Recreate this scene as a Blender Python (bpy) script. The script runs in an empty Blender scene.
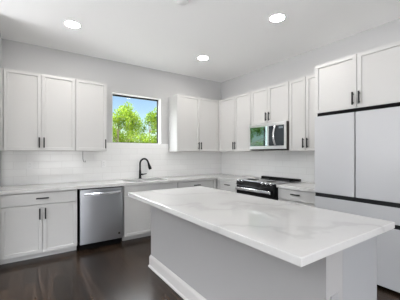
import bpy, bmesh, math, random
from mathutils import Vector, Matrix
random.seed(7)
S = bpy.context.scene
C = S.collection
PI = math.pi

# ------------------------------------------------------------------ camera, sky, sun, daylight, exposure
cam_d = bpy.data.cameras.new('camera')
cam = bpy.data.objects.new('camera', cam_d); C.objects.link(cam)
cam_d.sensor_width = 36; cam_d.lens = 255.07 / 400 * 36
cam_d.shift_y = 3.567 / 400
cam_d.clip_start = 0.05
cam.location = (-3.671, -4.5065, 1.3659)
cam.rotation_euler = (PI / 2, 0, math.radians(-34.398))
S.camera = cam

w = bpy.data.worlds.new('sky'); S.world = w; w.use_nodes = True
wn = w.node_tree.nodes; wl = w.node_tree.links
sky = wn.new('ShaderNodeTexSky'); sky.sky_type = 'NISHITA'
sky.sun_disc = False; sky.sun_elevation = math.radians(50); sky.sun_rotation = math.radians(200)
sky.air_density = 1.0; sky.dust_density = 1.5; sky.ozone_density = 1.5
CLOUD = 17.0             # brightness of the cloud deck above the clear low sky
tcw = wn.new('ShaderNodeTexCoord'); sz = wn.new('ShaderNodeSeparateXYZ'); cn = wn.new('ShaderNodeTexNoise')
cn.inputs['Scale'].default_value = 3.0; cn.inputs['Detail'].default_value = 4
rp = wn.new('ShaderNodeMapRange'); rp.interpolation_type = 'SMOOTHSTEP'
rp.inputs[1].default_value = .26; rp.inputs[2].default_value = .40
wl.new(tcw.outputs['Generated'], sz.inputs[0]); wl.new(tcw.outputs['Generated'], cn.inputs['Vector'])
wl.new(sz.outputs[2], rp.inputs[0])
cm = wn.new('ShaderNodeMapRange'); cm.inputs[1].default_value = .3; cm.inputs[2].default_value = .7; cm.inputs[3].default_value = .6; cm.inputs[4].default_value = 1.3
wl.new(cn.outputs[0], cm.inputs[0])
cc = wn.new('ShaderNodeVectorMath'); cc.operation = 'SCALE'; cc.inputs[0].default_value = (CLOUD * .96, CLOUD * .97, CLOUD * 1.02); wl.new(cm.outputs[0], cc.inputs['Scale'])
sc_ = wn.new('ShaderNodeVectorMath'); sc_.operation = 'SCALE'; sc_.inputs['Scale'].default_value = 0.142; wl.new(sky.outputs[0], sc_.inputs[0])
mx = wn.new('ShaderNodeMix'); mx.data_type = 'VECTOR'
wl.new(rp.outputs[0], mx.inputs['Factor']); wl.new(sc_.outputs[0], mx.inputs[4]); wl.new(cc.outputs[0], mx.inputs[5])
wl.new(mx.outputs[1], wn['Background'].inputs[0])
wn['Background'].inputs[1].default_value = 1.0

def lamp(name, kind, loc, rot, energy, color=(1, 1, 1), size=None):
    d = bpy.data.lights.new(name, kind); d.energy = energy; d.color = color
    if size: d.shape = 'RECTANGLE'; d.size, d.size_y = size
    if kind == 'SUN': d.angle = math.radians(1.0)
    o = bpy.data.objects.new(name, d); C.objects.link(o)
    o.location = loc; o.rotation_euler = rot
    return o
lamp('sun', 'SUN', (-10, -10, 20), (math.radians(42), 0, math.radians(-20)), 1.0, (1, .95, .86))
# area lamps set in the living-room windows (behind and to the left of the camera):
# level lamps stand for sky light; up-facing lamps are added to brighten the ceiling
DAY = (0.97, 0.98, 1.0)
LP = dict(rear=9, rear_up=42, left=26, left_up=250)
UP = math.radians(50)
for x, wd in ((-2.52, 1.6), (-5.2, 2.2)):
    lamp('daylight_rear', 'AREA', (x, -7.60, 1.40), (PI / 2, 0, 0), LP['rear'], DAY, (wd, 2.4))
    lamp('ceiling_fill_rear', 'AREA', (x, -7.62, 1.40), (PI / 2 + UP, 0, 0), LP['rear_up'], DAY, (wd, 2.0))
if LP['left']: lamp('daylight_left', 'AREA', (-7.04, -1.5, 1.45), (PI / 2, 0, -PI / 2), LP['left'], DAY, (1.7, 1.1))
lamp('ceiling_fill_left', 'AREA', (-7.06, -2.4, 1.30), (PI / 2 + math.radians(86), 0, -PI / 2), LP['left_up'], DAY, (3.4, .5))

S.view_settings.view_transform = 'Standard'
S.view_settings.look = 'None'
S.view_settings.gamma = 1
S.view_settings.use_curve_mapping = False
S.view_settings.exposure = 0.40
S.cycles.max_bounces = 12
S.cycles.diffuse_bounces = 8
S.cycles.sample_clamp_indirect = 8
CAN_POWER = 118.0        # emission of each recessed lamp's lens

# ------------------------------------------------------------------ materials
def mat(name, col, rough=.5, metal=0.0, **k):
    m = bpy.data.materials.new(name); m.use_nodes = True
    b = m.node_tree.nodes['Principled BSDF']
    b.inputs['Base Color'].default_value = (*col, 1)
    b.inputs['Roughness'].default_value = rough
    b.inputs['Metallic'].default_value = metal
    for kk, v in k.items(): b.inputs[kk.replace('_', ' ')].default_value = v
    return m
def nodes(m): return m.node_tree.nodes, m.node_tree.links, m.node_tree.nodes['Principled BSDF']
def noise_bump(m, scale, strength, dist=.002):
    n, l, b = nodes(m)
    tc = n.new('ShaderNodeTexCoord'); t = n.new('ShaderNodeTexNoise'); t.inputs['Scale'].default_value = scale
    bp = n.new('ShaderNodeBump'); bp.inputs['Strength'].default_value = strength; bp.inputs['Distance'].default_value = dist
    l.new(tc.outputs['Object'], t.inputs['Vector']); l.new(t.outputs[0], bp.inputs['Height']); l.new(bp.outputs[0], b.inputs['Normal'])
    return m

M = {}
M['wall'] = noise_bump(mat('wall_paint', (.53, .53, .53), .7), 180, .12)
M['ceiling'] = noise_bump(mat('ceiling_paint', (.94, .94, .935), .8), 160, .15)
M['reveal'] = noise_bump(mat('window_return_paint', (.86, .86, .86), .6), 180, .1)
M['cab'] = mat('white_cabinet_lacquer', (.555, .55, .54), .38)
M['cabin'] = mat('cabinet_carcass', (.60, .60, .595), .5)
M['trimw'] = mat('white_trim_paint', (.80, .80, .80), .4)
M['basebd'] = mat('island_baseboard_paint', (.50, .487, .475), .45)
M['islandp'] = noise_bump(mat('island_grey_paint', (.34, .334, .33), .65), 180, .12)
M['islande'] = noise_bump(mat('island_end_paint', (.31, .315, .322), .6), 180, .1)
M['black'] = mat('matt_black_metal', (.007, .008, .009), .5, Specular_IOR_Level=.3)
M['void'] = mat('dark_recess', (.004, .004, .0045), .8, Specular_IOR_Level=.1)
M['fridge'] = mat('white_grey_fridge_glass', (.49, .495, .51), .32)
M['blackglass'] = mat('black_glass', (.006, .006, .007), .07, IOR=2.6)
M['blackenamel'] = mat('black_enamel', (.006, .006, .0065), .3, Specular_IOR_Level=.25)
M['ovenglass'] = mat('black_oven_glass', (.006, .006, .007), .12, Specular_IOR_Level=.25)
M['mwglass'] = mat('dark_mirror_glass', (.30, .40, .39), .03, 1.0)
M['mwside'] = mat('dark_brown_case', (.045, .035, .03), .45)
M['plate'] = mat('white_plastic', (.80, .80, .80), .35)
M['greyplate'] = mat('grey_plastic', (.31, .31, .315), .4)
M['lensrim'] = mat('white_lamp_rim', (.85, .85, .85), .5)
M['wire'] = mat('grey_wire', (.12, .12, .12), .5)
M['chrome'] = mat('bright_steel', (.80, .80, .82), .18, 1.0)

def steel(name, col, rough):
    m = mat(name, col, rough, 1.0, Anisotropic=.85, Anisotropic_Rotation=.25)
    return m
M['steel'] = steel('brushed_stainless_steel', (.42, .43, .455), .28)
M['steelsink'] = steel('sink_steel', (.30, .31, .32), .35)

def quartz():
    m = mat('white_veined_quartz', (.575, .57, .56), .09)
    n, l, b = nodes(m)
    tc = n.new('ShaderNodeTexCoord')
    d = n.new('ShaderNodeTexNoise'); d.inputs['Scale'].default_value = 1.6; d.inputs['Detail'].default_value = 6
    mx = n.new('ShaderNodeVectorMath'); mx.operation = 'MULTIPLY_ADD'
    mx.inputs[1].default_value = (.9, .9, .9)
    l.new(tc.outputs['Object'], d.inputs['Vector']); l.new(d.outputs['Color'], mx.inputs[0]); l.new(tc.outputs['Object'], mx.inputs[2])
    wv = n.new('ShaderNodeTexWave'); wv.wave_type = 'BANDS'; wv.bands_direction = 'DIAGONAL'
    wv.inputs['Scale'].default_value = .7; wv.inputs['Distortion'].default_value = 2.5; wv.inputs['Detail'].default_value = 3
    l.new(mx.outputs[0], wv.inputs['Vector'])
    cr = n.new('ShaderNodeValToRGB'); e = cr.color_ramp.elements
    e[0].position = .0; e[0].color = (.515, .51, .50, 1)
    e[1].position = .045; e[1].color = (.565, .56, .55, 1)
    e2 = cr.color_ramp.elements.new(.5); e2.color = (.585, .58, .57, 1)
    l.new(wv.outputs['Fac'], cr.inputs[0]); l.new(cr.outputs[0], b.inputs['Base Color'])
    return m
M['mwsteel'] = steel('pale_stainless_steel', (.80, .80, .81), .38)
M['quartz'] = quartz()

def tiles(axis):
    m = mat('glossy_white_tile_' + axis, (.80, .80, .79), .12)
    n, l, b = nodes(m)
    tc = n.new('ShaderNodeTexCoord'); sp = n.new('ShaderNodeSeparateXYZ'); cb = n.new('ShaderNodeCombineXYZ')
    ad = n.new('ShaderNodeMath'); ad.operation = 'SUBTRACT'; ad.inputs[1].default_value = .93
    l.new(tc.outputs['Object'], sp.inputs[0]); l.new(sp.outputs[0 if axis == 'back' else 1], cb.inputs[0])
    l.new(sp.outputs[2], ad.inputs[0]); l.new(ad.outputs[0], cb.inputs[1])
    br = n.new('ShaderNodeTexBrick'); br.offset = .5
    br.inputs['Scale'].default_value = 1; br.inputs['Brick Width'].default_value = .305; br.inputs['Row Height'].default_value = .106
    br.inputs['Mortar Size'].default_value = .003; br.inputs['Mortar Smooth'].default_value = .3; br.inputs['Bias'].default_value = 0
    br.inputs['Color1'].default_value = (.83, .83, .825, 1); br.inputs['Color2'].default_value = (.80, .80, .795, 1); br.inputs['Mortar'].default_value = (.69, .685, .68, 1)
    l.new(cb.outputs[0], br.inputs['Vector']); l.new(br.outputs['Color'], b.inputs['Base Color'])
    nz = n.new('ShaderNodeTexNoise'); nz.inputs['Scale'].default_value = 7
    l.new(tc.outputs['Object'], nz.inputs['Vector'])
    ml = n.new('ShaderNodeMath'); ml.operation = 'MULTIPLY_ADD'; ml.inputs[1].default_value = .6
    l.new(nz.outputs[0], ml.inputs[0])
    inv = n.new('ShaderNodeMath'); inv.operation = 'SUBTRACT'; inv.inputs[0].default_value = 1
    l.new(br.outputs['Fac'], inv.inputs[1]); l.new(inv.outputs[0], ml.inputs[2])
    bp = n.new('ShaderNodeBump'); bp.inputs['Strength'].default_value = .35; bp.inputs['Distance'].default_value = .0025
    l.new(ml.outputs[0], bp.inputs['Height']); l.new(bp.outputs[0], b.inputs['Normal'])
    rr = n.new('ShaderNodeMapRange'); rr.inputs[3].default_value = .12; rr.inputs[4].default_value = .6
    l.new(br.outputs['Fac'], rr.inputs[0]); l.new(rr.outputs[0], b.inputs['Roughness'])
    return m
M['tile_back'] = tiles('back'); M['tile_right'] = tiles('right')

def wood():
    m = mat('dark_hardwood_planks', (.015, .01, .008), .26, IOR=1.36)
    n, l, b = nodes(m)
    tc = n.new('ShaderNodeTexCoord'); mp = n.new('ShaderNodeMapping'); mp.inputs['Rotation'].default_value = (0, 0, PI / 2)
    l.new(tc.outputs['Object'], mp.inputs[0])
    br = n.new('ShaderNodeTexBrick'); br.offset = .37
    br.inputs['Scale'].default_value = 1; br.inputs['Brick Width'].default_value = 1.3; br.inputs['Row Height'].default_value = .127
    br.inputs['Mortar Size'].default_value = .0022; br.inputs['Bias'].default_value = 0
    br.inputs['Color1'].default_value = (.032, .020, .013, 1); br.inputs['Color2'].default_value = (.012, .008, .0055, 1); br.inputs['Mortar'].default_value = (.003, .002, .002, 1)
    l.new(mp.outputs[0], br.inputs['Vector'])
    m2 = n.new('ShaderNodeMapping'); m2.inputs['Scale'].default_value = (26, 1.3, 1); l.new(tc.outputs['Object'], m2.inputs[0])
    g = n.new('ShaderNodeTexNoise'); g.inputs['Scale'].default_value = 1; g.inputs['Detail'].default_value = 5; l.new(m2.outputs[0], g.inputs['Vector'])
    mr = n.new('ShaderNodeMapRange'); mr.inputs[1].default_value = .3; mr.inputs[2].default_value = .7; mr.inputs[3].default_value = .45; mr.inputs[4].default_value = 1.7
    l.new(g.outputs[0], mr.inputs[0])
    mu = n.new('ShaderNodeVectorMath'); mu.operation = 'SCALE'
    l.new(br.outputs['Color'], mu.inputs[0]); l.new(mr.outputs[0], mu.inputs['Scale']); l.new(mu.outputs[0], b.inputs['Base Color'])
    bp = n.new('ShaderNodeBump'); bp.inputs['Strength'].default_value = .5; bp.inputs['Distance'].default_value = .004
    s = n.new('ShaderNodeMath'); s.operation = 'SUBTRACT'; l.new(g.outputs[0], s.inputs[0]); l.new(br.outputs['Fac'], s.inputs[1])
    l.new(s.outputs[0], bp.inputs['Height']); l.new(bp.outputs[0], b.inputs['Normal'])
    return m
M['wood'] = wood()

def emit(name, col, strength):
    m = mat(name, col, .5)
    b = nodes(m)[2]; b.inputs['Emission Color'].default_value = (*col, 1); b.inputs['Emission Strength'].default_value = strength
    return m
M['lens'] = emit('lit_lamp_lens', (1, .965, .92), CAN_POWER)

def glass():
    m = bpy.data.materials.new('window_glass'); m.use_nodes = True
    n, l = m.node_tree.nodes, m.node_tree.links
    n.remove(n['Principled BSDF'])
    t = n.new('ShaderNodeBsdfTransparent'); t.inputs[0].default_value = (.96, .98, .97, 1)
    g = n.new('ShaderNodeBsdfGlossy'); g.inputs['Roughness'].default_value = .02
    f = n.new('ShaderNodeFresnel'); gm = n.new('ShaderNodeNewGeometry')
    io = n.new('ShaderNodeMapRange'); io.inputs[3].default_value = 1.12; io.inputs[4].default_value = 1 / 1.12
    l.new(gm.outputs['Backfacing'], io.inputs[0]); l.new(io.outputs[0], f.inputs[0])
    x = n.new('ShaderNodeMixShader'); l.new(f.outputs[0], x.inputs[0]); l.new(t.outputs[0], x.inputs[1]); l.new(g.outputs[0], x.inputs[2])
    l.new(x.outputs[0], n['Material Output'].inputs[0])
    return m
M['glass'] = glass()

def leafmat(name, c1, c2):
    m = mat(name, c1, .8, Specular_IOR_Level=.1)
    n, l, b = nodes(m)
    g = n.new('ShaderNodeNewGeometry'); cr = n.new('ShaderNodeValToRGB')
    cr.color_ramp.elements[0].color = (*c1, 1); cr.color_ramp.elements[1].color = (*c2, 1)
    l.new(g.outputs['Random Per Island'], cr.inputs[0]); l.new(cr.outputs[0], b.inputs['Base Color'])
    tr = n.new('ShaderNodeBsdfTranslucent'); l.new(cr.outputs[0], tr.inputs[0])
    mx = n.new('ShaderNodeMixShader'); mx.inputs[0].default_value = .45
    l.new(b.outputs[0], mx.inputs[1]); l.new(tr.outputs[0], mx.inputs[2]); l.new(mx.outputs[0], n['Material Output'].inputs[0])
    return m
M['leaf'] = leafmat('fresh_green_leaves', (.05, .10, .006), (.15, .20, .018))
M['leaf2'] = leafmat('deep_green_leaves', (.035, .08, .006), (.10, .15, .015))
M['bark'] = noise_bump(mat('bark', (.13, .10, .075), .9), 30, .6, .02)
M['grass'] = noise_bump(mat('dry_ground', (.14, .135, .115), .9), 40, .8, .03)

# ------------------------------------------------------------------ mesh helpers
def box(bm, x0, x1, y0, y1, z0, z1, bev=0, seg=2):
    x0, x1 = sorted((x0, x1)); y0, y1 = sorted((y0, y1)); z0, z1 = sorted((z0, z1))
    r = bmesh.ops.create_cube(bm, size=1)
    for v in r['verts']:
        v.co = Vector(((x0 + x1) / 2 + v.co.x * (x1 - x0), (y0 + y1) / 2 + v.co.y * (y1 - y0), (z0 + z1) / 2 + v.co.z * (z1 - z0)))
    if bev:
        es = list({e for v in r['verts'] for e in v.link_edges})
        bmesh.ops.bevel(bm, geom=es, offset=bev, segments=seg, affect='EDGES', profile=.5)
    return bm
def boxes(*bs, bev=0):
    bm = bmesh.new()
    for b in bs: box(bm, *b, bev=bev)
    return bm
def tube(bm, pts, rad, n=12):
    pts = [Vector(p) for p in pts]
    rs = rad if isinstance(rad, (list, tuple)) else [rad] * len(pts)
    rings = []; prev = None
    for i, p in enumerate(pts):
        t = (pts[min(i + 1, len(pts) - 1)] - pts[max(i - 1, 0)]).normalized()
        if prev is None:
            a = Vector((0, 0, 1)) if abs(t.z) < .9 else Vector((1, 0, 0))
            u = t.cross(a).normalized()
        else:
            u = (prev - t * prev.dot(t)).normalized()
        prev = u; v = t.cross(u)
        rings.append([bm.verts.new(p + (u * math.cos(2 * PI * k / n) + v * math.sin(2 * PI * k / n)) * rs[i]) for k in range(n)])
    for a, b in zip(rings, rings[1:]):
        for k in range(n): bm.faces.new((a[k], a[(k + 1) % n], b[(k + 1) % n], b[k]))
    bm.faces.new(rings[0][::-1]); bm.faces.new(rings[-1])
    return bm
def lathe(bm, prof, n=32, c=(0, 0, 0)):
    rings = [[bm.verts.new((c[0] + r * math.cos(2 * PI * k / n), c[1] + r * math.sin(2 * PI * k / n), c[2] + z)) for k in range(n)] for r, z in prof]
    for a, b in zip(rings, rings[1:]):
        for k in range(n): bm.faces.new((a[k], a[(k + 1) % n], b[(k + 1) % n], b[k]))
    bm.faces.new(rings[0][::-1]); bm.faces.new(rings[-1])
    return bm
def slab(bm, poly, z0, z1, bev=.003):
    """vertical extrusion of a simple polygon"""
    a = [bm.verts.new((x, y, z0)) for x, y in poly]; b = [bm.verts.new((x, y, z1)) for x, y in poly]
    n = len(poly)
    bm.faces.new(a[::-1]); top = bm.faces.new(b)
    for k in range(n): bm.faces.new((a[k], a[(k + 1) % n], b[(k + 1) % n], b[k]))
    if bev:
        es = [e for e in bm.edges if all(v in b for v in e.verts)]
        bmesh.ops.bevel(bm, geom=es, offset=bev, segments=2, affect='EDGES', profile=.5)
    return bm
def shaker(x0, x1, z0, z1, y=-.02, t=.02, stile=.058, rec=.012):
    """framed door: front face at y, recessed centre panel"""
    bm = bmesh.new(); box(bm, x0, x1, y, y + t, z0, z1)
    bm.faces.ensure_lookup_table()
    f = [f for f in bm.faces if f.normal.y < -.9] or [min(bm.faces, key=lambda q: q.calc_center_median().y)]
    bmesh.ops.inset_region(bm, faces=[f[0]], thickness=.0015, depth=0)
    for e in f[0].edges: pass
    bmesh.ops.inset_region(bm, faces=[f[0]], thickness=stile, depth=0)
    bmesh.ops.inset_region(bm, faces=[f[0]], thickness=.003, depth=-rec)
    return bm
def flat_front(x0, x1, z0, z1, y=-.02, t=.02): return boxes((x0, x1, y, y + t, z0, z1), bev=.002)
def obj(name, bm, m, parent=None, smooth=False, loc=None):
    bmesh.ops.recalc_face_normals(bm, faces=bm.faces)
    me = bpy.data.meshes.new(name); bm.to_mesh(me); bm.free()
    for x in (m if isinstance(m, list) else [m]): me.materials.append(x)
    if smooth:
        for p in me.polygons: p.use_smooth = True
        try: me.set_sharp_from_angle(angle=math.radians(40))
        except Exception: pass
    o = bpy.data.objects.new(name, me); C.objects.link(o)
    if parent: o.parent = parent
    if loc: o.location = loc
    return o
def tag(o, label=None, cat=None, group=None, kind=None):
    if label: o['label'] = label
    if cat: o['category'] = cat
    if group: o['group'] = group
    if kind: o['kind'] = kind
    return o
def thing(name, label, cat, loc=(0, 0, 0), rz=0, group=None):
    o = bpy.data.objects.new(name, None); C.objects.link(o); o.empty_display_size = .1
    o.location = loc; o.rotation_euler = (0, 0, rz)
    return tag(o, label, cat, group)
def struct(name, bm, m, label=None):
    o = obj(name, bm, m); tag(o, label, None, None, 'structure'); return o

# ------------------------------------------------------------------ the room
H = 2.975; LX = -3.946; RX0, RY0 = -7.0, -7.5
WX0, WX1, WZ0, WZ1 = -2.428, -1.503, 1.555, 2.428      # kitchen window opening
WT = .17
struct('floor', boxes((RX0, 0, RY0, 0, -.1, 0)), M['wood'], 'dark brown hardwood plank floor')
struct('ceiling', boxes((RX0 - .2, .2, RY0 - .2, .2, H, H + .15)), M['ceiling'], 'smooth white ceiling')
def wall_with_holes(u0, u1, z0, z1, holes, axis, a, b):
    """wall slab along one axis, split into strips round rectangular openings"""
    bm = bmesh.new(); hs = sorted(holes); cur = u0
    def put(p, q, r, s):
        if q - p < 1e-4 or s - r < 1e-4: return
        box(bm, p, q, a, b, r, s) if axis == 'x' else box(bm, a, b, p, q, r, s)
    for h0, h1, k0, k1 in hs:
        put(cur, h0, z0, z1); put(h0, h1, z0, k0); put(h0, h1, k1, z1); cur = h1
    put(cur, u1, z0, z1)
    return bm
struct('wall_back', wall_with_holes(RX0, 0, 0, H, [(WX0, WX1, WZ0, WZ1)], 'x', 0, WT), M['wall'], 'light grey painted wall with the square window')
struct('wall_right', boxes((0, .15, RY0, WT, 0, H)), M['wall'], 'light grey painted wall behind the range and fridge')
struct('wall_left', boxes((LX - .12, LX, -.80, 0, 0, H)), M['wall'], 'grey wall return beside the left cabinets')
HR = [(-6.35, -4.05, .1, 2.7), (-3.35, -1.68, .1, 2.7)]
struct('wall_rear', wall_with_holes(RX0, 0, 0, H, HR, 'x', RY0 - .15, RY0), M['wall'])
HL = [(-4.2, -.6, .9, 2.05)]
struct('wall_side', wall_with_holes(RY0 - .15, WT, 0, H, HL, 'y', RX0 - .15, RX0), M['wall'])

# kitchen window: painted returns, black frame deep in the opening, one pane
wr = struct('window_1', boxes((WX0, WX0 + .004, -.001, .13, WZ0, WZ1), (WX1 - .004, WX1, -.001, .13, WZ0, WZ1),
                              (WX0, WX1, -.001, .13, WZ0, WZ0 + .004), (WX0, WX1, -.001, .13, WZ1 - .004, WZ1)), M['reveal'], 'square black framed window over the sink')
fw = .013
a, b_, c, d = WX0 + .004, WX1 - .004, WZ0 + .004, WZ1 - .004
obj('window_frame', boxes((a, a + fw, .115, .155, c, d), (b_ - fw, b_, .115, .155, c, d), (a, b_, .115, .155, d - .024, d), (a, b_, .115, .155, c, c + fw)), M['black'], wr)
obj('window_pane', boxes((a + fw, b_ - fw, .132, .136, c + fw, d - fw)), M['glass'], wr)
def big_window(name, u0, u1, z0, z1, axis, pos, n):
    bm = bmesh.new(); t = .05
    def put(p, q, r, s):
        box(bm, p, q, pos - .03, pos + .03, r, s) if axis == 'x' else box(bm, pos - .03, pos + .03, p, q, r, s)
    put(u0, u1, z0, z0 + t); put(u0, u1, z1 - t, z1)
    for k in range(n + 1):
        u = u0 + (u1 - u0 - t) * k / n; put(u, u + t, z0 + t, z1 - t)
    struct(name, bm, M['trimw'])
dr_ = struct('added_dark_panel', boxes((-1.62, -.86, RY0 - .001, RY0 + .04, 0, 2.3)), M['void'], 'unseen dark panel added on the rear wall')  # out-of-view panel added to put a dark band in the dishwasher's reflection
big_window('window_2', *HR[0], 'x', RY0 - .05, 2); big_window('window_3', *HR[1], 'x', RY0 - .05, 2); big_window('window_4', *HL[0], 'y', RX0 - .05, 3)

# tiled splashbacks (thin tile courses bonded to the walls)
TT = .010; CT = .914; U0 = 1.406; U1 = 2.475
struct('backsplash_back', boxes((LX, -2.598, -TT, 0, CT, U0 + .02), (-2.598, -1.346, -TT, 0, CT, WZ0 - .002), (-1.346, -TT, -TT, 0, CT, U0 + .02)), M['tile_back'], 'glossy white subway tile under the window and cabinets')
struct('backsplash_right', boxes((-TT, 0, -2.66, 0, CT, 1.47)), M['tile_right'], 'glossy white subway tile behind the range')

# ------------------------------------------------------------------ cabinets
G = .0035          # half the gap between doors
def pull(x, z, vertical, parent, y=-.02, L=.142):
    bm = bmesh.new(); s = .008
    if vertical:
        box(bm, x - s, x + s, y - .034, y - .022, z - L / 2, z + L / 2, bev=.002)
        for q in (-1, 1): box(bm, x - .005, x + .005, y - .024, y + .001, z + q * (L / 2 - .022) - .005, z + q * (L / 2 - .022) + .005)
    else:
        box(bm, x - L / 2, x + L / 2, y - .034, y - .022, z - s, z + s, bev=.002)
        for q in (-1, 1): box(bm, x + q * (L / 2 - .022) - .005, x + q * (L / 2 - .022) + .005, y - .024, y + .001, z - .005, z + .005)
    o = obj('handle', bm, M['black'], parent); tag(o, 'black bar handle'); return o
def wall_cabinet(label, loc, rz, width, z0, z1, depth, splits, handles, group='white wall cabinets', filler=None):
    """splits: door edges along the width; handles: one x (or None) for each door"""
    t = thing('wall_cabinet', label, 'cabinet', (loc[0], loc[1], z0), rz, group)
    h = z1 - z0
    obj('body', boxes((0, width, 0, depth, 0, h), bev=.001), M['cab'], t)
    for (a, b), hx in zip(zip(splits, splits[1:]), handles):
        dr = obj('door', shaker(a + G, b - G, .003, h - .003), M['cab'], t)
        if hx is not None: pull(hx, .112, True, dr)
    if filler: obj('filler', boxes((filler[0], filler[1], -.012, .004, 0, h)), M['cab'], t)
    return t
UF = -.35; UD = .33      # face of the doors / carcass depth
def back_upper(label, x0, x1, splits, handles, **k):
    return wall_cabinet(label, (x0, UF + .02), 0, x1 - x0, U0, U1, UD - .002, [s - x0 for s in splits], [None if q is None else q - x0 for q in handles], **k)
def right_upper(label, y0, y1, splits, handles, z0=U0, z1=U1, face=UF, depth=None, **k):
    return wall_cabinet(label, (face + .02, y0), -PI / 2, y0 - y1, z0, z1, (-face - .02 if depth is None else depth) - .002, [y0 - s for s in splits], [None if q is None else y0 - q for q in handles], **k)
back_upper('white two-door wall cabinet at far left, over the dark-handled drawer unit', -3.908, -3.057, [-3.906, -3.487, -3.058], [-3.513, -3.457])
back_upper('white single-door wall cabinet just left of the window', -3.055, -2.607, [-3.054, -2.608], [-2.632])
back_upper('white two-door wall cabinet just right of the window', -1.344, -.352, [-1.343, -.836, -.353], [-.862, -.806])
right_upper('white two-door wall cabinet between the corner and the microwave', -.352, -1.262, [-.353, -.838, -1.260], [-.812, -.866])
right_upper('short white two-door cabinet directly above the microwave', -1.264, -2.056, [-1.266, -1.648, -2.054], [-1.617, -1.682], z0=1.868)
right_upper('narrow white two-door wall cabinet between microwave and fridge', -2.058, -2.655, [-2.060, -2.340, -2.655], [-2.310, -2.375])
FX = -.648
right_upper('deep white two-door cabinet above the fridge', -2.661, -3.657, [-2.663, -3.159, -3.655], [-3.123, -3.190], z0=1.868, face=FX, group='white wall cabinets')
# a filler strip closes the gap to the left wall
tag(obj('filler_strip', boxes((LX + .001, -3.910, UF + .012, -.002, U0, U1)), M['cab']), 'narrow white filler strip between left wall and wall cabinet', 'filler strip')
# tall side panel between counter and fridge
tag(obj('side_panel', boxes((FX, -.002, -2.717, -2.661, 0, 1.866), bev=.001), M['cab']), 'tall white panel standing against the left side of the fridge', 'panel')

BF = -.62; TK = .082
def base_cabinet(label, loc, rz, width, depth, fronts, hollow=False, group='white base cabinets'):
    """fronts: ('drawer'|'door'|'false', x0, x1, z0, z1, handle spec)"""
    t = thing('base_cabinet', label, 'cabinet', (loc[0], loc[1], 0), rz, group)
    if hollow: obj('body', boxes((0, .018, 0, depth, TK + .012, .872), (width - .018, width, 0, depth, TK + .012, .872), (.018, width - .018, depth - .012, depth, TK + .012, .872), (.018, width - .018, 0, depth - .012, TK + .012, TK + .03), (.018, width - .018, 0, .018, TK + .03, .872)), M['cabin'], t)
    else: obj('body', boxes((0, width, .008, depth, TK + .012, .872), (0, .018, 0, .008, TK + .012, .872), (width - .018, width, 0, .008, TK + .012, .872)), M['cabin'], t)
    obj('toe_kick', boxes((0, width, .065, .08, 0, TK + .012)), M['cab'], t)
    for kind, x0, x1, z0, z1, hs in fronts:
        nm = {'drawer': 'drawer', 'door': 'door', 'false': 'drawer_front', 'filler': 'filler'}[kind]
        bm = shaker(x0 + G, x1 - G, z0, z1) if kind == 'door' else flat_front(x0 + G, x1 - G, z0, z1)
        f = obj(nm, bm, M['cab'], t)
        if hs: pull(hs[0], hs[1], kind == 'door', f)
    return t
D0, D1, W0, W1 = TK, .703, .714, .860
def bx(x0, fr): return [(k, a - x0, b - x0, c, d, (h[0] - x0, h[1]) if h else None) for k, a, b, c, d, h in fr]
x0 = -3.944
base_cabinet('white base cabinet at far left with one drawer over two doors', (x0, BF + .02), 0, -3.074 - x0, .597, bx(x0, [
    ('filler', x0, -3.924, D0, W1, None),
    ('drawer', -3.922, -3.076, W0, W1, (-3.488, .790)), ('door', -3.922, -3.487, D0, D1, (-3.518, .590)), ('door', -3.487, -3.076, D0, D1, (-3.455, .590))]))
x0 = -2.420
base_cabinet('white sink base cabinet under the black faucet', (x0, BF + .02), 0, -1.486 - x0, .597, bx(x0, [
    ('false', -2.418, -1.488, W0, W1, None), ('door', -2.418, -1.953, D0, D1, (-1.985, .590)), ('door', -1.953, -1.488, D0, D1, (-1.921, .590))]), hollow=True)
x0 = -1.482
base_cabinet('white drawer base cabinet right of the sink base, on the window wall', (x0, BF + .02), 0, .86, .597, bx(x0, [
    ('filler', -.698, -.621, D0, W1, None),
    ('drawer', -1.480, -.700, W0, W1, (-1.085, .793)), ('door', -1.480, -1.09, D0, D1, (-1.12, .59)), ('door', -1.09, -.70, D0, D1, (-1.06, .59))]))
def by(y0, fr): return [(k, y0 - a, y0 - b, c, d, (y0 - h[0], h[1]) if h else None) for k, a, b, c, d, h in fr]
y0 = -.624
base_cabinet('white base cabinet between room corner and range', (BF + .02, y0), -PI / 2, .621, .597, by(y0, [
    ('filler', -.626, -.70, D0, W1, None),
    ('drawer', -.702, -1.242, W0, W1, (-.955, .797)), ('door', -.702, -1.242, D0, D1, (-1.205, .59))]))
y0 = -2.068
base_cabinet('white base cabinet between range and fridge', (BF + .02, y0), -PI / 2, .590, .597, by(y0, [
    ('drawer', -2.070, -2.655, W0, W1, (-2.372, .803)), ('door', -2.070, -2.36, D0, D1, (-2.33, .59)), ('door', -2.36, -2.655, D0, D1, (-2.39, .59))]))

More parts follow.
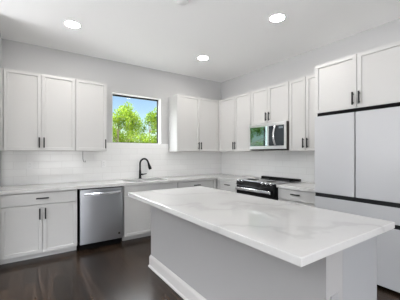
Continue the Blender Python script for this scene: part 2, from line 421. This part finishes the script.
# worktops
CF = -.648; CB = .874
def counter_L():
    bm = bmesh.new()
    hx0, hx1, hy0, hy1 = -2.33, -1.60, -.525, -.145
    xs = [LX + .001, hx0, hx1, CF, -TT - .0005]; ys = [-1.247, CF, hy0, hy1, -TT - .0005]
    V = {}
    def vt(i, j):
        if (i, j) not in V: V[(i, j)] = bm.verts.new((xs[i], ys[j], CT))
        return V[(i, j)]
    fs = []
    for i in range(4):
        for j in range(4):
            if j == 0 and i < 3: continue
            if i == 1 and j == 2: continue
            fs.append(bm.faces.new((vt(i, j), vt(i + 1, j), vt(i + 1, j + 1), vt(i, j + 1))))
    r = bmesh.ops.extrude_face_region(bm, geom=fs)
    vs = [g for g in r['geom'] if isinstance(g, bmesh.types.BMVert)]
    for v in vs: v.co.z = CB
    # round the sink corners a little, ease the top edges
    es = [e for e in bm.edges if abs(e.verts[0].co.z - e.verts[1].co.z) > .01 and any(abs(e.verts[0].co.x - x) < 1e-5 for x in (hx0, hx1)) and any(abs(e.verts[0].co.y - y) < 1e-5 for y in (hy0, hy1))]
    bmesh.ops.bevel(bm, geom=es, offset=.05, segments=5, affect='EDGES', profile=.5)
    return bm
tag(obj('countertop', counter_L(), M['quartz']), 'long white quartz worktop wrapping the corner, with the sink cut in', 'countertop')
tag(obj('countertop', slab(bmesh.new(), [(CF, -2.660), (-TT - .0005, -2.660), (-TT - .0005, -2.064), (CF, -2.064)], CB, CT), M['quartz']), 'short white quartz worktop between range and fridge', 'countertop')

# sink basin and faucet
sk = thing('kitchen_sink', 'stainless undermount sink sunk in the worktop below the window', 'sink', (-1.965, -.335, .65))
bm = bmesh.new()
hw, hd, t = .375, .20, .004
box(bm, -hw, hw, -hd, hd, 0, t); box(bm, -hw, -hw + t, -hd, hd, t, .2225); box(bm, hw - t, hw, -hd, hd, t, .2225)
box(bm, -hw + t, hw - t, -hd, -hd + t, t, .2225); box(bm, -hw + t, hw - t, hd - t, hd, t, .2225)
obj('basin', bm, M['steelsink'], sk)
obj('drain', lathe(bmesh.new(), [(.05, 0), (.05, .003), (.04, .004), (.035, .001)], 24, (0, .06, t)), M['chrome'], sk, True)
fc = thing('faucet', 'matt black gooseneck faucet standing behind the sink', 'faucet', (-1.957, -.085, CT))
obj('base', lathe(bmesh.new(), [(.029, 0), (.029, .006), (.025, .012), (.023, .05), (.021, .10), (.019, .16)], 24), M['black'], fc, True)
arc = [(0, 0, .15), (0, 0, .27)] + [(.0 + .072 * (1 - math.cos(th)), -.010 * th, .272 + .085 * math.sin(th)) for th in [k * PI / 14 for k in range(1, 14)]]
dx, dy, dz = (Vector(arc[-1]) - Vector(arc[-2]))
arc.append((arc[-1][0] + dx, arc[-1][1] + dy, arc[-1][2] + dz))
obj('spout', tube(bmesh.new(), arc, .0165, 14), M['black'], fc, True)
e1 = Vector(arc[-1]); dr = Vector((dx, dy, dz)).normalized()
obj('spray_head', tube(bmesh.new(), [e1 - dr * .01, e1 + dr * .02, e1 + dr * .085, e1 + dr * .115], [.016, .020, .029, .027], 16), M['black'], fc, True)
hb = bmesh.new(); tube(hb, [(.015, -.005, .075), (.05, -.012, .075)], .016, 12); tube(hb, [(.048, -.012, .075), (.09, -.02, .082), (.115, -.025, .086)], [.011, .009, .007], 10)
obj('handle', hb, M['black'], fc, True)

# ------------------------------------------------------------------ dishwasher
dw = thing('dishwasher', 'stainless steel dishwasher between the base cabinets under the back worktop', 'dishwasher', (-3.052, -.64, 0))
W = .61
obj('body', boxes((.005, W - .005, .04, .60, .10, .868)), M['void'], dw)
bm = boxes((.007, W - .007, -.005, .035, .090, .857), bev=.003); 
obj('door', bm, M['steel'], dw)
obj('control_strip', boxes((.010, W - .010, .004, .035, .8575, .866)), M['blackenamel'], dw)
hbm = bmesh.new(); pts = []
for k in range(13):
    u = k / 12; pts.append((.055 + (W - .11) * u, -.030 - .022 * math.sin(PI * u), .795))
n0 = bmesh.new()
for (p, q) in zip(pts, pts[1:]):
    pass
rings = []
for p in pts:
    rings.append([hbm.verts.new((p[0], p[1] + ey, p[2] + ez)) for ey, ez in ((-.008, -.018), (-.011, 0), (-.008, .018), (.008, .018), (.008, -.018))])
for A, B in zip(rings, rings[1:]):
    for k in range(5): hbm.faces.new((A[k], A[(k + 1) % 5], B[(k + 1) % 5], B[k]))
hbm.faces.new(rings[0]); hbm.faces.new(rings[-1][::-1])
box(hbm, .050, .078, -.034, .0, .779, .811); box(hbm, W - .078, W - .050, -.034, .0, .779, .811)
n0.free()
obj('handle', hbm, M['chrome'], dw)
obj('toe_kick', boxes((.01, W - .01, .06, .075, 0, .09)), M['void'], dw)
obj('badge', boxes((W - .075, W - .045, -.0065, -.004, .155, .185), bev=.001), M['mwside'], dw)

# ------------------------------------------------------------------ range (faces -x; local x runs along -y)
rg = thing('range', 'black slide-in range with glass cooktop, between two base cabinets', 'stove', (-.66, -1.255, 0), -PI / 2)
RW = .79
obj('body', boxes((.002, RW - .002, .02, .63, .03, .905)), M['blackenamel'], rg)
bm = boxes((-.003, RW + .003, -.018, .635, .914, .925), bev=.003)
obj('cooktop', bm, M['blackglass'], rg)
for cx_, cy_, r in ((.2, .17, .10), (.59, .17, .085), (.2, .45, .075), (.59, .45, .10)):
    rr = bmesh.new()
    lathe(rr, [(r, 0), (r, .0006), (r - .004, .0006), (r - .004, 0)], 40, (cx_, cy_, .9252))
    obj('burner_ring', rr, M['wire'], rg)
bm = boxes((0, RW, .585, .642, .925, .955), bev=.004)
obj('rear_rail', bm, M['blackenamel'], rg)
bm = bmesh.new()   # sloping control panel
pf = [(-.035, .845), (-.018, .913), (.02, .913), (.02, .845)]
vs = [[bm.verts.new((x, y, z)) for y, z in pf] for x in (0, RW)]
for k in range(4): bm.faces.new((vs[0][k], vs[0][(k + 1) % 4], vs[1][(k + 1) % 4], vs[1][k]))
bm.faces.new(vs[0]); bm.faces.new(vs[1][::-1])
obj('control_panel', bm, M['ovenglass'], rg)
obj('steel_trim', boxes((0, RW, -.022, -.004, .9135, .928), bev=.002), M['steel'], rg)
for kx in (.055, .135, RW - .215, RW - .135, RW - .055):
    bm = bmesh.new()
    lathe(bm, [(.020, 0), (.020, .006), (.017, .008), (.0165, .030), (.014, .032)], 20)
    k = obj('knob', bm, M['chrome'], rg, True, (kx, -.012, .905)); k.rotation_euler = (math.radians(50), 0, 0)
obj('oven_door', boxes((.004, RW - .004, -.03, .02, .235, .838), bev=.004), M['ovenglass'], rg)
bm = bmesh.new()
box(bm, .025, RW - .025, -.085, -.062, .762, .812, bev=.009, seg=3)
for q in (.05, RW - .05): box(bm, q - .012, q + .012, -.070, -.028, .775, .799)
obj('door_handle', bm, M['chrome'], rg, True)
obj('drawer', boxes((.004, RW - .004, -.028, .02, .075, .228), bev=.004), M['blackenamel'], rg)
for q in (.05, RW - .05):
    for yy in (.06, .55): obj('foot', lathe(bmesh.new(), [(.018, 0), (.018, .03)], 12, (q, yy, 0)), M['black'], rg)

# ------------------------------------------------------------------ microwave
mw = thing('microwave', 'stainless over-the-range microwave hung under the short cabinet', 'microwave', (-.415, -1.290, 1.428), -PI / 2)
MWW, MWH = .76, .436
obj('case', boxes((0, MWW, .022, .412, 0, MWH), bev=.002), M['mwside'], mw)
obj('front_frame', boxes((0, MWW, 0, .0215, MWH - .052, MWH), (0, MWW, 0, .0215, .012, .062), (0, .018, 0, .0215, .062, MWH - .052), (MWW - .030, MWW, 0, .0215, .062, MWH - .052), bev=.001), M['mwsteel'], mw)
obj('door_window', boxes((.019, .40, .001, .020, .063, MWH - .053)), M['mwglass'], mw)
obj('door_stile', boxes((.401, .43, 0, .020, .063, MWH - .053)), M['mwsteel'], mw)
obj('control_panel', boxes((.431, MWW - .031, .001, .020, .063, MWH - .053)), mat('smoked_panel_glass', (.03, .038, .045), .08), mw)
obj('display', boxes((MWW - .13, MWW - .05, -.0004, .001, MWH - .105, MWH - .075)), mat('display_glass', (.20, .24, .26), .1), mw)
bm = bmesh.new(); pts = [(.575, -.016 - .045 * math.sin(PI * k / 12), .075 + .30 * k / 12) for k in range(13)]
tube(bm, pts, [.016] * 13, 12)
obj('handle', bm, M['chrome'], mw, True)
obj('vent_grille', boxes((.02, MWW - .02, .03, .40, -.006, .0)), M['void'], mw)

# ------------------------------------------------------------------ fridge
fx = -.72
fr = thing('refrigerator', 'tall pale grey four-door refrigerator right of the counter', 'refrigerator', (fx, -2.703, 0), -PI / 2)
FW = .935
obj('body', boxes((.018, FW - .018, .035, .70, .04, 1.864)), M['void'], fr)
s = .469
obj('door', boxes((.0, s - .0065, 0, .034, .890, 1.818), bev=.003), M['fridge'], fr)
obj('door', boxes((s + .0065, FW, 0, .034, .890, 1.818), bev=.003), M['fridge'], fr)
obj('drawer', boxes((.0, FW, 0, .034, .676, .842), bev=.003), M['fridge'], fr)
obj('freezer_drawer', boxes((.0, FW, 0, .034, .034, .632), bev=.003), M['fridge'], fr)
for z0_, z1_ in ((.842, .890), (.632, .676)): obj('recessed_grip', boxes((.004, FW - .004, .012, .035, z0_, z1_)), M['black'], fr)
for qx in (.06, FW - .06):
    for qy in (.08, .64): obj('foot', lathe(bmesh.new(), [(.02, 0), (.02, .04)], 12, (qx, qy, 0)), M['black'], fr)

# ------------------------------------------------------------------ island
IX0, IX1, IY0, IY1 = -2.6865, -1.657, -3.843, -1.5892
wx, ey, ny = -2.420, -1.632, -3.805
isl = thing('kitchen_island', 'grey painted island base with white baseboard in the room centre', 'kitchen island', (wx, ny, 0))
L = ey - ny
obj('knee_wall', boxes((0, .165, 0, L, 0, CB - .001)), M['islandp'], isl)
ex = -1.83 - wx
obj('cabinet_body', boxes((.166, ex, .0, L, .10, CB - .001)), M['islande'], isl)
obj('end_panel', boxes((.166, ex, L + .0005, L + .018, 0, CB - .001)), M['cab'], isl)
obj('toe_kick', boxes((.166, ex - .06, .02, L - .02, 0, .10)), M['cab'], isl)
nd = 4
for k in range(nd):
    a = .01 + (L - .02) * k / nd; b = .01 + (L - .02) * (k + 1) / nd
    d = obj('door', shaker(a + G, b - G, .11, .865), M['cab'], isl); d.location = (ex, 0, 0); d.rotation_euler = (0, 0, PI / 2)
    pull(b - .035 if k % 2 == 0 else a + .035, .70, True, d)
bt, bh = .016, .145
def baseboard_prof(): return [(0, 0), (-bt - .010, 0), (-bt - .010, .016), (-bt, .026), (-bt, bh - .03), (-bt + .006, bh - .012), (-.004, bh), (0, bh)]
bm = bmesh.new()
pr = baseboard_prof()
path = [((.165, 0), (0, -1)), ((0, 0), (-1, -1)), ((0, L), (-1, 1)), ((.165, L), (0, 1))]
rings = [[bm.verts.new((p[0] + d_[0] * -q[0], p[1] + d_[1] * -q[0], q[1])) for q in pr] for p, d_ in path]
for A, B in zip(rings, rings[1:]):
    for k in range(len(pr) - 1): bm.faces.new((A[k], A[k + 1], B[k + 1], B[k]))
bm.faces.new(rings[0]); bm.faces.new(rings[-1][::-1])
tag(obj('baseboard', bm, M['basebd'], isl), 'white moulded baseboard')
tag(obj('countertop', slab(bmesh.new(), [(IX0, IY0), (IX1, IY0), (IX1, IY1), (IX0, IY1)], CB, CT, .004), M['quartz']), 'large white veined quartz slab topping the island', 'countertop')

def outlet(label, loc, rz, group=None, m='plate'):
    t = thing('power_outlet', label, 'outlet', loc, rz, group)
    obj('cover_plate', boxes((-.036, .036, -.006, -.0003, -.0585, .0585), bev=.0015), M[m], t)
    for q in (-.021, .021):
        r = obj('receptacle', boxes((-.017, .017, -.0085, -.006, q - .014, q + .014), bev=.001), M[m], t)
        obj('slot', boxes((-.008, -.0055, -.009, -.0084, q - .002, q + .008), (.0055, .008, -.009, -.0084, q - .002, q + .008)), M['wire'], r)
    return t
outlet('grey outlet on the near end of the island, under the overhang', (wx + .075, ny, .575), 0, m='greyplate')
outlet('white outlet on tile below the far-left wall cabinet', (-3.62, -TT, 1.19), 0)
outlet('white outlet on tile just left of the window', (-2.575, -TT, 1.19), 0)
bm = bmesh.new()
tube(bm, [(-2.905, -.04, U0), (-2.905, -.035, 1.34), (-2.903, -.03, 1.28), (-2.89, -.025, 1.235), (-2.87, -.03, 1.225), (-2.862, -.035, 1.25)], .0035, 8)
tag(obj('loose_wire', bm, M['wire'], None, True), 'thin grey wire dangling from the wall cabinet left of the window', 'wire')

# ------------------------------------------------------------------ ceiling fittings
def can(label, x, y):
    t = thing('ceiling_light', label, 'ceiling light', (x, y, H), 0, 'recessed ceiling lights')
    obj('trim_ring', lathe(bmesh.new(), [(.098, 0), (.098, -.003), (.092, -.006), (.083, -.006), (.083, 0)], 40), M['lensrim'], t, True)
    obj('lens', lathe(bmesh.new(), [(.082, -.001), (.082, -.0045), (.02, -.0045)], 40), M['lens'], t)
can('lit recessed ceiling light on the left, above the left wall cabinets', -3.187, -.991)
can('lit recessed ceiling light on the right, nearest the fridge', -1.208, -2.53)
can('lit recessed ceiling light at the far end, nearest the room corner', -1.209, -.999)
sd = thing('smoke_detector', 'white round smoke detector on the ceiling near the top of the view', 'smoke detector', (-2.317, -2.20, H))
obj('base', lathe(bmesh.new(), [(.068, 0), (.068, -.008), (.064, -.010)], 32), M['plate'], sd, True)
obj('cover', lathe(bmesh.new(), [(.060, -.010), (.058, -.026), (.045, -.034), (.01, -.036)], 32), M['plate'], sd, True)

# ------------------------------------------------------------------ outdoors, through the window
struct('ground', boxes((-40, 40, 1.0, 60, -.8, -.6)), M['grass'], 'bare ground outside')
def tree(label, x, y, top, bottom, rad, n, leaf):
    t = thing('tree', label, 'tree', (x, y, -.6), 0, 'trees outside the window')
    z0, z1 = bottom + .6, top + .6
    bm = bmesh.new()
    tube(bm, [(0, 0, 0), (.05, 0, z0), (0, .05, (z0 + z1) / 2), (.03, 0, z1 - .4)], [.10, .08, .05, .015], 10)
    for k in range(9):
        a = k * 2.4; zz = z0 + (z1 - z0) * (.08 + .08 * k)
        tube(bm, [(.03, .02, zz), (math.cos(a) * rad * .4, math.sin(a) * rad * .4, zz + .35), (math.cos(a) * rad * .75, math.sin(a) * rad * .75, zz + .6)], [.03, .018, .006], 6)
    obj('trunk', bm, M['bark'], t, True)
    cl = []
    for k in range(44):
        u = random.random(); a = random.uniform(0, 2 * PI)
        prof = math.sin(PI * min(1, .12 + .86 * u)) ** .7
        r = rad * prof * random.uniform(.25, .9)
        cl.append((Vector((math.cos(a) * r, math.sin(a) * r, z0 + (z1 - z0) * u)), random.uniform(.3, .5)))
    bm = bmesh.new()
    for i in range(n):
        c, rr = random.choice(cl)
        d = Vector((random.gauss(0, 1), random.gauss(0, 1), random.gauss(0, 1))).normalized() * rr * random.random() ** .4
        p = c + d; sz = random.uniform(.05, .10)
        q = Matrix.Rotation(random.uniform(0, 2 * PI), 3, 'Z') @ Matrix.Rotation(random.uniform(-1.2, 1.2), 3, 'X')
        vs = [bm.verts.new(p + q @ Vector(v) * sz) for v in ((-.45, 0, 0), (0, -.8, .12), (.45, 0, 0), (0, 1, .1))]
        bm.faces.new(vs)
    obj('foliage', bm, leaf, t)
    return t
tree('fresh green tree outside at the left edge of the window', .05, 8.0, 3.45, -.1, 1.0, 5600, M['leaf'])
tree('tall fresh green tree outside at the centre of the window', 1.75, 11.2, 4.3, -.1, 1.55, 9000, M['leaf'])
tree('fresh green tree outside at the right edge of the window', 2.35, 8.0, 3.75, -.1, 1.0, 5600, M['leaf'])
tree('green tree outside, seen only mirrored in the microwave door glass', -8.3, 6.6, 5.0, -.3, 1.9, 9500, M['leaf2'])
tree('distant darker green tree glimpsed between left and centre trees outside', .9, 15.0, 4.2, -.1, 1.85, 6500, M['leaf2'])
tree('distant darker green tree glimpsed behind the right tree outside', 4.7, 15.0, 4.5, -.1, 1.85, 6500, M['leaf2'])
